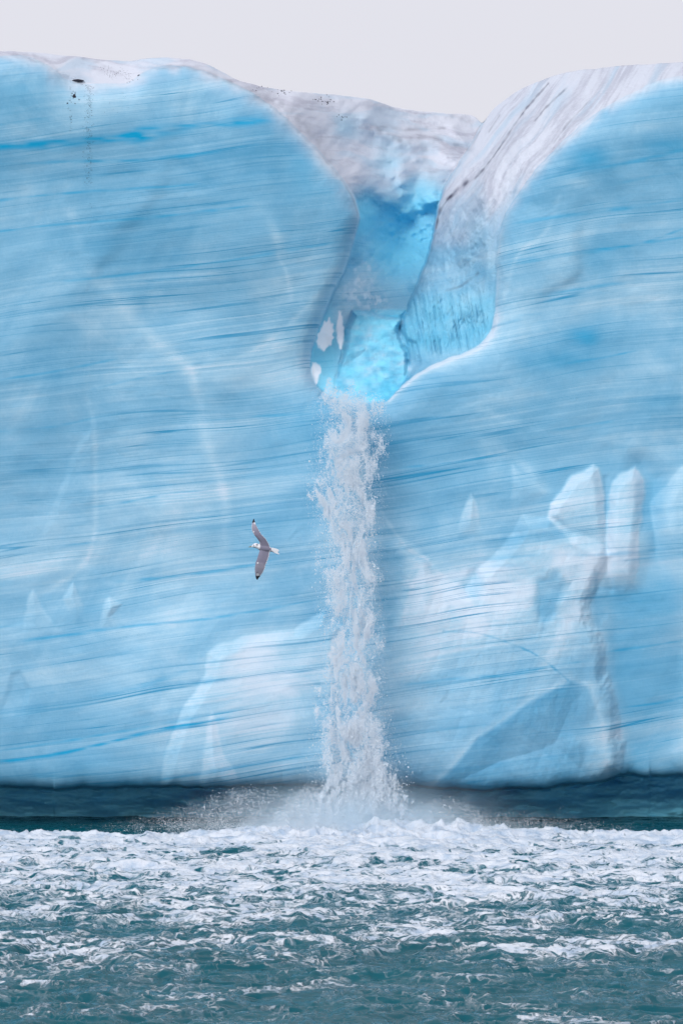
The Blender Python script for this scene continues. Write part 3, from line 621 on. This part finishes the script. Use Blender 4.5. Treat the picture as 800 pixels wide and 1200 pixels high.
# spray thrown up at the foot of the fall
def spray(n, seed):
    r = np.random.default_rng(seed)
    parts = []
    # low fan to the left, fan to the right, dense boil in the middle
    for cx, sxx, top, w in ((300, 62, 46, .34), (362, 24, 48, .26), (425, 40, 44, .40), (520, 34, 34, .14), (600, 60, 18, .06)):
        m_ = int(n*w); x = r.normal(cx, sxx, m_); hgt = top*r.random(m_)**2.0*np.exp(-.3*((x-cx)/sxx)**2)
        yb = 972+r.normal(0, 4, m_); k = fbm(x/9, hgt/5, 3, 430) > r.uniform(-.9, .5, m_)
        dy = r.normal(-2.7, .8, m_)
        p = P(x, yb-hgt, dy); parts.append(p[k])
    return np.concatenate(parts)
sp_ = spray(230000, 31)
rad = np.minimum(np.random.default_rng(4).lognormal(math.log(.0045), .55, len(sp_)), .03)
V, Fc = blob_mesh(sp_, rad, 6, 32)
o = mesh_np('spray', V, Fc, WM, parent=fall, smooth=True, k=3); tag(o, None, kind='stuff')
for o in fall.children: o.matrix_parent_inverse.identity(); o.location = (-.5, 2.6, 0)

# mist round the fall: real scattering volume, thickest at the foot
def mist(name, x0, x1, y0, y1, z0, z1, build):
    me = bpy.data.meshes.new(name)
    vs = [(x, y, z) for x in (x0, x1) for y in (y0, y1) for z in (z0, z1)]
    me.from_pydata(vs, [], [(0,1,3,2),(4,6,7,5),(0,4,5,1),(2,3,7,6),(0,2,6,4),(1,5,7,3)])
    m, nt = newmat(name); g = N(nt); geo = g.n('ShaderNodeNewGeometry'); sp = g.n('ShaderNodeSeparateXYZ'); g.l(geo.outputs['Position'], sp.inputs[0])
    v = g.n('ShaderNodeVolumePrincipled'); v.inputs['Color'].default_value = (.78, .92, 1, 1); v.inputs['Anisotropy'].default_value = 0.0
    g.l(build(g, geo.outputs['Position'], *sp.outputs), v.inputs['Density']); o = g.n('ShaderNodeOutputMaterial'); g.l(v.outputs[0], o.inputs['Volume'])
    m.cycles.volume_step_rate = 1.0
    me.materials.append(m); ob = bpy.data.objects.new(name, me); COL.objects.link(ob); ob.parent = fall; ob.location = (-.5, 2.6, 0); tag(ob, None, kind='stuff')
    return ob
def mist_d(g, Pp, X, Y, Z):
    # foot cloud
    dx = g.math('DIVIDE', g.math('SUBTRACT', X, .5), 2.9); dz = g.math('DIVIDE', Z, 1.15); dy = g.math('DIVIDE', g.math('ADD', Y, 2.6), 1.5)
    q = g.math('ADD', g.math('ADD', g.math('MULTIPLY', dx, dx), g.math('MULTIPLY', dz, dz)), g.math('MULTIPLY', dy, dy))
    a = g.math('POWER', 2.718, g.math('MULTIPLY', q, -1.1))
    n = g.ramp(g.noise(Pp, .9, 4, .6), .32, .68)
    return g.math('MULTIPLY', g.math('MULTIPLY', a, 1.4), g.math('ADD', .25, g.math('MULTIPLY', n, 1.1)))
mist('mist', -8, 9, -5.5, 1.2, -.3, 3.4, mist_d)

# ------------------------------------------------------------------ seabird, 75 m from the camera
def bird():
    import bmesh
    Yb = -75.0
    def Q(zx, zy, off=0):   # traced point -> metres at the bird's own distance
        p = P(np.array(280+zx/10.917), np.array(590+zy/10.917), Yb); return np.array([p[0], Yb+off, p[2]])
    bm = bmesh.new()
    def loft(rings, cap=True):
        vr = [[bm.verts.new(tuple(p)) for p in r] for r in rings]
        n = len(rings[0])
        for a, b in zip(vr[:-1], vr[1:]):
            for k in range(n): bm.faces.new((a[k], a[(k+1) % n], b[(k+1) % n], b[k]))
        bm.faces.new(vr[0][::-1]); bm.faces.new(vr[-1])
    def wing(secs):
        rings = []
        for (lx, ly), (tx, ty), off, th in secs:
            a, b = Q(lx, ly, off), Q(tx, ty, off+.012); r = []
            for t, h in ((0, 0), (.12, .8), (.35, 1), (.7, .6), (1, .18), (.7, -.35), (.35, -.45), (.12, -.5)):
                p = a+(b-a)*t; p = p+np.array([0, -h*th, 0]); r.append(p)
            rings.append(r)
        loft(rings)
    # upper wing root -> tip, lower wing root -> tip
    wing([((268,610),(398,600),0,.030),((262,545),(402,560),-.005,.030),((262,492),(385,510),-.02,.026),((232,448),(345,445),-.045,.022),((196,405),(293,392),-.06,.018),((165,350),(262,340),-.05,.014),((160,300),(238,295),-.03,.011),((163,255),(217,252),0,.009),((172,222),(207,222),.03,.008),((184,198),(199,198),.05,.006)])
    wing([((270,560),(402,580),0,.030),((262,600),(402,612),-.005,.030),((248,650),(392,672),-.03,.026),((230,705),(372,735),-.05,.022),((212,758),(352,782),-.06,.018),((202,810),(338,838),-.05,.014),((200,860),(318,885),-.03,.011),((205,905),(290,922),-.01,.009),((212,945),(262,955),.02,.008),((222,975),(246,978),.035,.006)])
    # body: head -> rump
    rings = []
    for (x, y, rh, rv) in ((150,553,.004,.004),(160,550,.012,.012),(178,540,.028,.026),(200,536,.040,.036),(222,540,.042,.040),(245,550,.042,.042),(270,560,.052,.05),(310,572,.062,.058),(350,580,.058,.055),(390,588,.044,.042),(420,596,.030,.028),(440,602,.018,.018)):
        c = Q(x, y, .012); d = Q(440, 602)-Q(178, 540); d /= np.linalg.norm(d); up = np.cross(d, [0, 1, 0]); up /= np.linalg.norm(up)
        rings.append([c+up*math.cos(t)*rh+np.array([0, 1, 0])*math.sin(t)*rv for t in np.linspace(0, 2*math.pi, 14, endpoint=False)])
    loft(rings)
    # fanned, notched tail
    top = [Q(400,572,-.004),Q(430,566,-.004),Q(470,576,0),Q(512,594,0),Q(514,610,0),Q(492,620,0),Q(522,650,0),Q(500,652,0),Q(455,632,0),Q(420,618,-.004),Q(400,606,-.004)]
    loft([[p+np.array([0, -.006, 0]) for p in top], [p+np.array([0, .008, 0]) for p in top]])
    bmesh.ops.recalc_face_normals(bm, faces=bm.faces)
    me = bpy.data.meshes.new('tmp'); bm.to_mesh(me); bm.free()
    ob = bpy.data.objects.new('tmp', me); COL.objects.link(ob)
    md = ob.modifiers.new('r', 'REMESH'); md.mode = 'VOXEL'; md.voxel_size = .0055
    sm = ob.modifiers.new('s', 'SMOOTH'); sm.factor = .5; sm.iterations = 2
    dg = bpy.context.evaluated_depsgraph_get(); me2 = bpy.data.meshes.new_from_object(ob.evaluated_get(dg))
    bpy.data.objects.remove(ob)
    n = len(me2.vertices); co = np.empty(n*3, np.float32); me2.vertices.foreach_get('co', co); co = co.reshape(-1, 3).astype(float)
    d = (co[:, 1]-CAMY)/F; zx = ((co[:, 0]/d+400)-280)*10.917; zy = ((HZ-(co[:, 2]-CAMZ)/d)-590)*10.917
    grey = np.array([.205, .195, .265]); lgrey = np.array([.33, .31, .38]); white = np.array([.80, .80, .84]); black = np.array([.008, .008, .012])
    colr = np.repeat(grey[None], n, 0)
    def put(mask, c):
        mask = np.clip(mask, 0, 1)[:, None]; colr[:] = colr*(1-mask)+c*mask
    nz = vn(zx/22, zy/22, 5)
    put(ss(400, 250, zy+18*nz)*.9, lgrey); put(ss(740, 800, zy+18*nz)*.9, lgrey)
    # white trailing edges
    te = dline(zx, zy, [(217,252),(238,295),(262,340),(293,392),(345,445),(385,510),(404,560)]); put(ss(13, 5, te), white)
    te = dline(zx, zy, [(402,612),(392,672),(372,735),(352,782),(338,838),(318,885),(285,925)]); put(ss(20, 8, te), white)
    le = dline(zx, zy, [(163,255),(160,300),(165,350),(196,405)]); put(.5*ss(12, 4, le), white)
    put(ss(10, 6, np.hypot(zx-190, zy-362))*.8, white); put(ss(14, 8, np.hypot(zx-240, zy-762))*.9, white)
    put(ss(262, 240, zy)*(zy > 0)*1.0, lgrey); put(ss(20, 12, np.hypot(zx-205, zy-250))*.8, white); put(ss(22, 12, np.hypot(zx-240, zy-912))*.7, white)
    put(ss(256, 244, zy+.3*(zx-170)), black); put(ss(922, 932, zy), black)
    put(.7*ss(10, 5, np.hypot(zx-235, zy-880)), black)
    put(ss(285, 262, zx+.25*np.abs(zy-545))*ss(480, 490, zy)*ss(620, 605, zy), white)
    put(ss(408, 420, zx), white)
    put(.75*ss(16, 8, np.hypot((zx-232)*.8, zy-528)), np.array([.12, .12, .16]))
    put(.65*ss(14, 6, dline(zx, zy, [(190,562),(225,585),(262,597)])), grey*.5)
    put(.8*ss(14, 6, dline(zx, zy, [(412,612),(440,628)])), grey*.3)
    at = me2.attributes.new('plumage', 'FLOAT_COLOR', 'POINT'); at.data.foreach_set('color', np.c_[colr, np.ones(n)].astype(np.float32).ravel())
    m, nt = newmat('feathers'); g = N(nt); b = g.n('ShaderNodeBsdfPrincipled'); o_ = g.n('ShaderNodeOutputMaterial'); a = g.n('ShaderNodeAttribute', attribute_name='plumage')
    gi = g.n('ShaderNodeNewGeometry'); nn = g.noise(gi.outputs['Position'], 60, 3)
    g.l(g.mix(g.math('MULTIPLY', nn, .35), a.outputs['Color'], (.1, .1, .13)), b.inputs['Base Color'])
    b.inputs['Roughness'].default_value = .75; b.inputs['Specular IOR Level'].default_value = .2; g.l(b.outputs[0], o_.inputs[0])
    me2.materials.clear(); me2.materials.append(m); me2.polygons.foreach_set('use_smooth', np.ones(len(me2.polygons), bool))
    me2.name = 'seabird'; ob = bpy.data.objects.new('seabird', me2); COL.objects.link(ob)
    org = Q(330, 575); me2.vertices.foreach_set('co', (co-org).astype(np.float32).ravel()); me2.update(); ob.location = org
    tag(ob, 'grey and white seabird with black wingtips gliding in front of the ice beside the waterfall', 'seabird')
    # beak and eye
    def cone(name, pts, mat):
        bm = bmesh.new(); prev = None
        for c, r in pts:
            c = c-org; d = np.array([-1, 0, -.2]); d /= np.linalg.norm(d); up = np.cross(d, [0, 1, 0])
            ring = [bm.verts.new(tuple(c+up*math.cos(t)*r+np.array([0, 1, 0])*math.sin(t)*r*.8)) for t in np.linspace(0, 2*math.pi, 8, endpoint=False)]
            if prev:
                for k in range(8): bm.faces.new((prev[k], prev[(k+1) % 8], ring[(k+1) % 8], ring[k]))
            else: bm.faces.new(ring)
            prev = ring
        bm.faces.new(prev[::-1]); bmesh.ops.recalc_face_normals(bm, faces=bm.faces)
        me = bpy.data.meshes.new(name); bm.to_mesh(me); bm.free(); me.materials.append(mat); o = bpy.data.objects.new(name, me); COL.objects.link(o); o.parent = ob
    cone('beak', [(Q(160,549,.012), .012), (Q(145,554,.012), .009), (Q(130,557,.014), .005), (Q(122,560,.016), .0015)], simple('beak_yellow', (.22, .20, .09), .5))
    bm = bmesh.new(); bmesh.ops.create_uvsphere(bm, u_segments=10, v_segments=8, radius=.0085); me = bpy.data.meshes.new('eye'); bm.to_mesh(me); bm.free()
    me.materials.append(simple('eye_black', (.01, .01, .012), .2)); e = bpy.data.objects.new('eye', me); COL.objects.link(e); e.parent = ob; e.location = tuple(Q(188, 532, -.020)-org)
bird()

# ------------------------------------------------------------------ light: bright overcast
SUN_EL, SUN_AZ = 32, -28      # from camera-left and above, behind the viewer
w = bpy.data.worlds.new('World'); C.world = w; w.use_nodes = True; nt = w.node_tree; nt.nodes.clear(); g = N(nt)
sky = g.n('ShaderNodeTexSky', sky_type='NISHITA'); sky.sun_disc = False; sky.sun_elevation = math.radians(SUN_EL); sky.sun_rotation = math.radians(180+SUN_AZ)
sky.air_density = 1; sky.dust_density = 4; sky.ozone_density = 1
# cloud deck: even lilac grey, brighter overhead as overcast skies are
tc = g.n('ShaderNodeTexCoord'); sp = g.n('ShaderNodeSeparateXYZ'); g.l(tc.outputs['Generated'], sp.inputs[0])
up = g.ramp(sp.outputs[2], .05, 1.0)
cn = g.n('ShaderNodeVectorMath', operation='MULTIPLY'); g.l(tc.outputs['Generated'], cn.inputs[0]); cn.inputs[1].default_value = (1, 1, 4)
cl = g.noise(cn.outputs[0], 2.2, 4, .5)
c0 = g.mix(cl, (7.6, 7.6, 8.35), (8.0, 8.0, 8.7))
cld = g.mix(up, c0, (9.6, 9.9, 10.6))
mx = g.mix(.965, sky.outputs[0], cld)
bg = g.n('ShaderNodeBackground'); g.l(mx, bg.inputs[0]); bg.inputs[1].default_value = .1
ow = g.n('ShaderNodeOutputWorld'); g.l(bg.outputs[0], ow.inputs[0])
sl = bpy.data.lights.new('sun', 'SUN'); sl.energy = 2.4; sl.angle = math.radians(35); sl.color = (1, .99, .98)
so = bpy.data.objects.new('sun', sl); COL.objects.link(so)
so.rotation_euler = (math.radians(90-SUN_EL), 0, math.radians(SUN_AZ))
C.view_settings.view_transform = 'Standard'; C.view_settings.look = 'None'; C.view_settings.gamma = 1; C.view_settings.exposure = 0
C.render.engine = 'CYCLES'
cy = C.cycles; cy.max_bounces = 14; cy.diffuse_bounces = 12; cy.glossy_bounces = 3; cy.transmission_bounces = 4; cy.volume_bounces = 6; cy.transparent_max_bounces = 32
cy.use_denoising = True; cy.use_adaptive_sampling = True; cy.adaptive_threshold = .03; cy.adaptive_min_samples = 16
try: cy.denoiser = 'OPENIMAGEDENOISE'
except Exception: pass
cy.volume_max_steps = 64
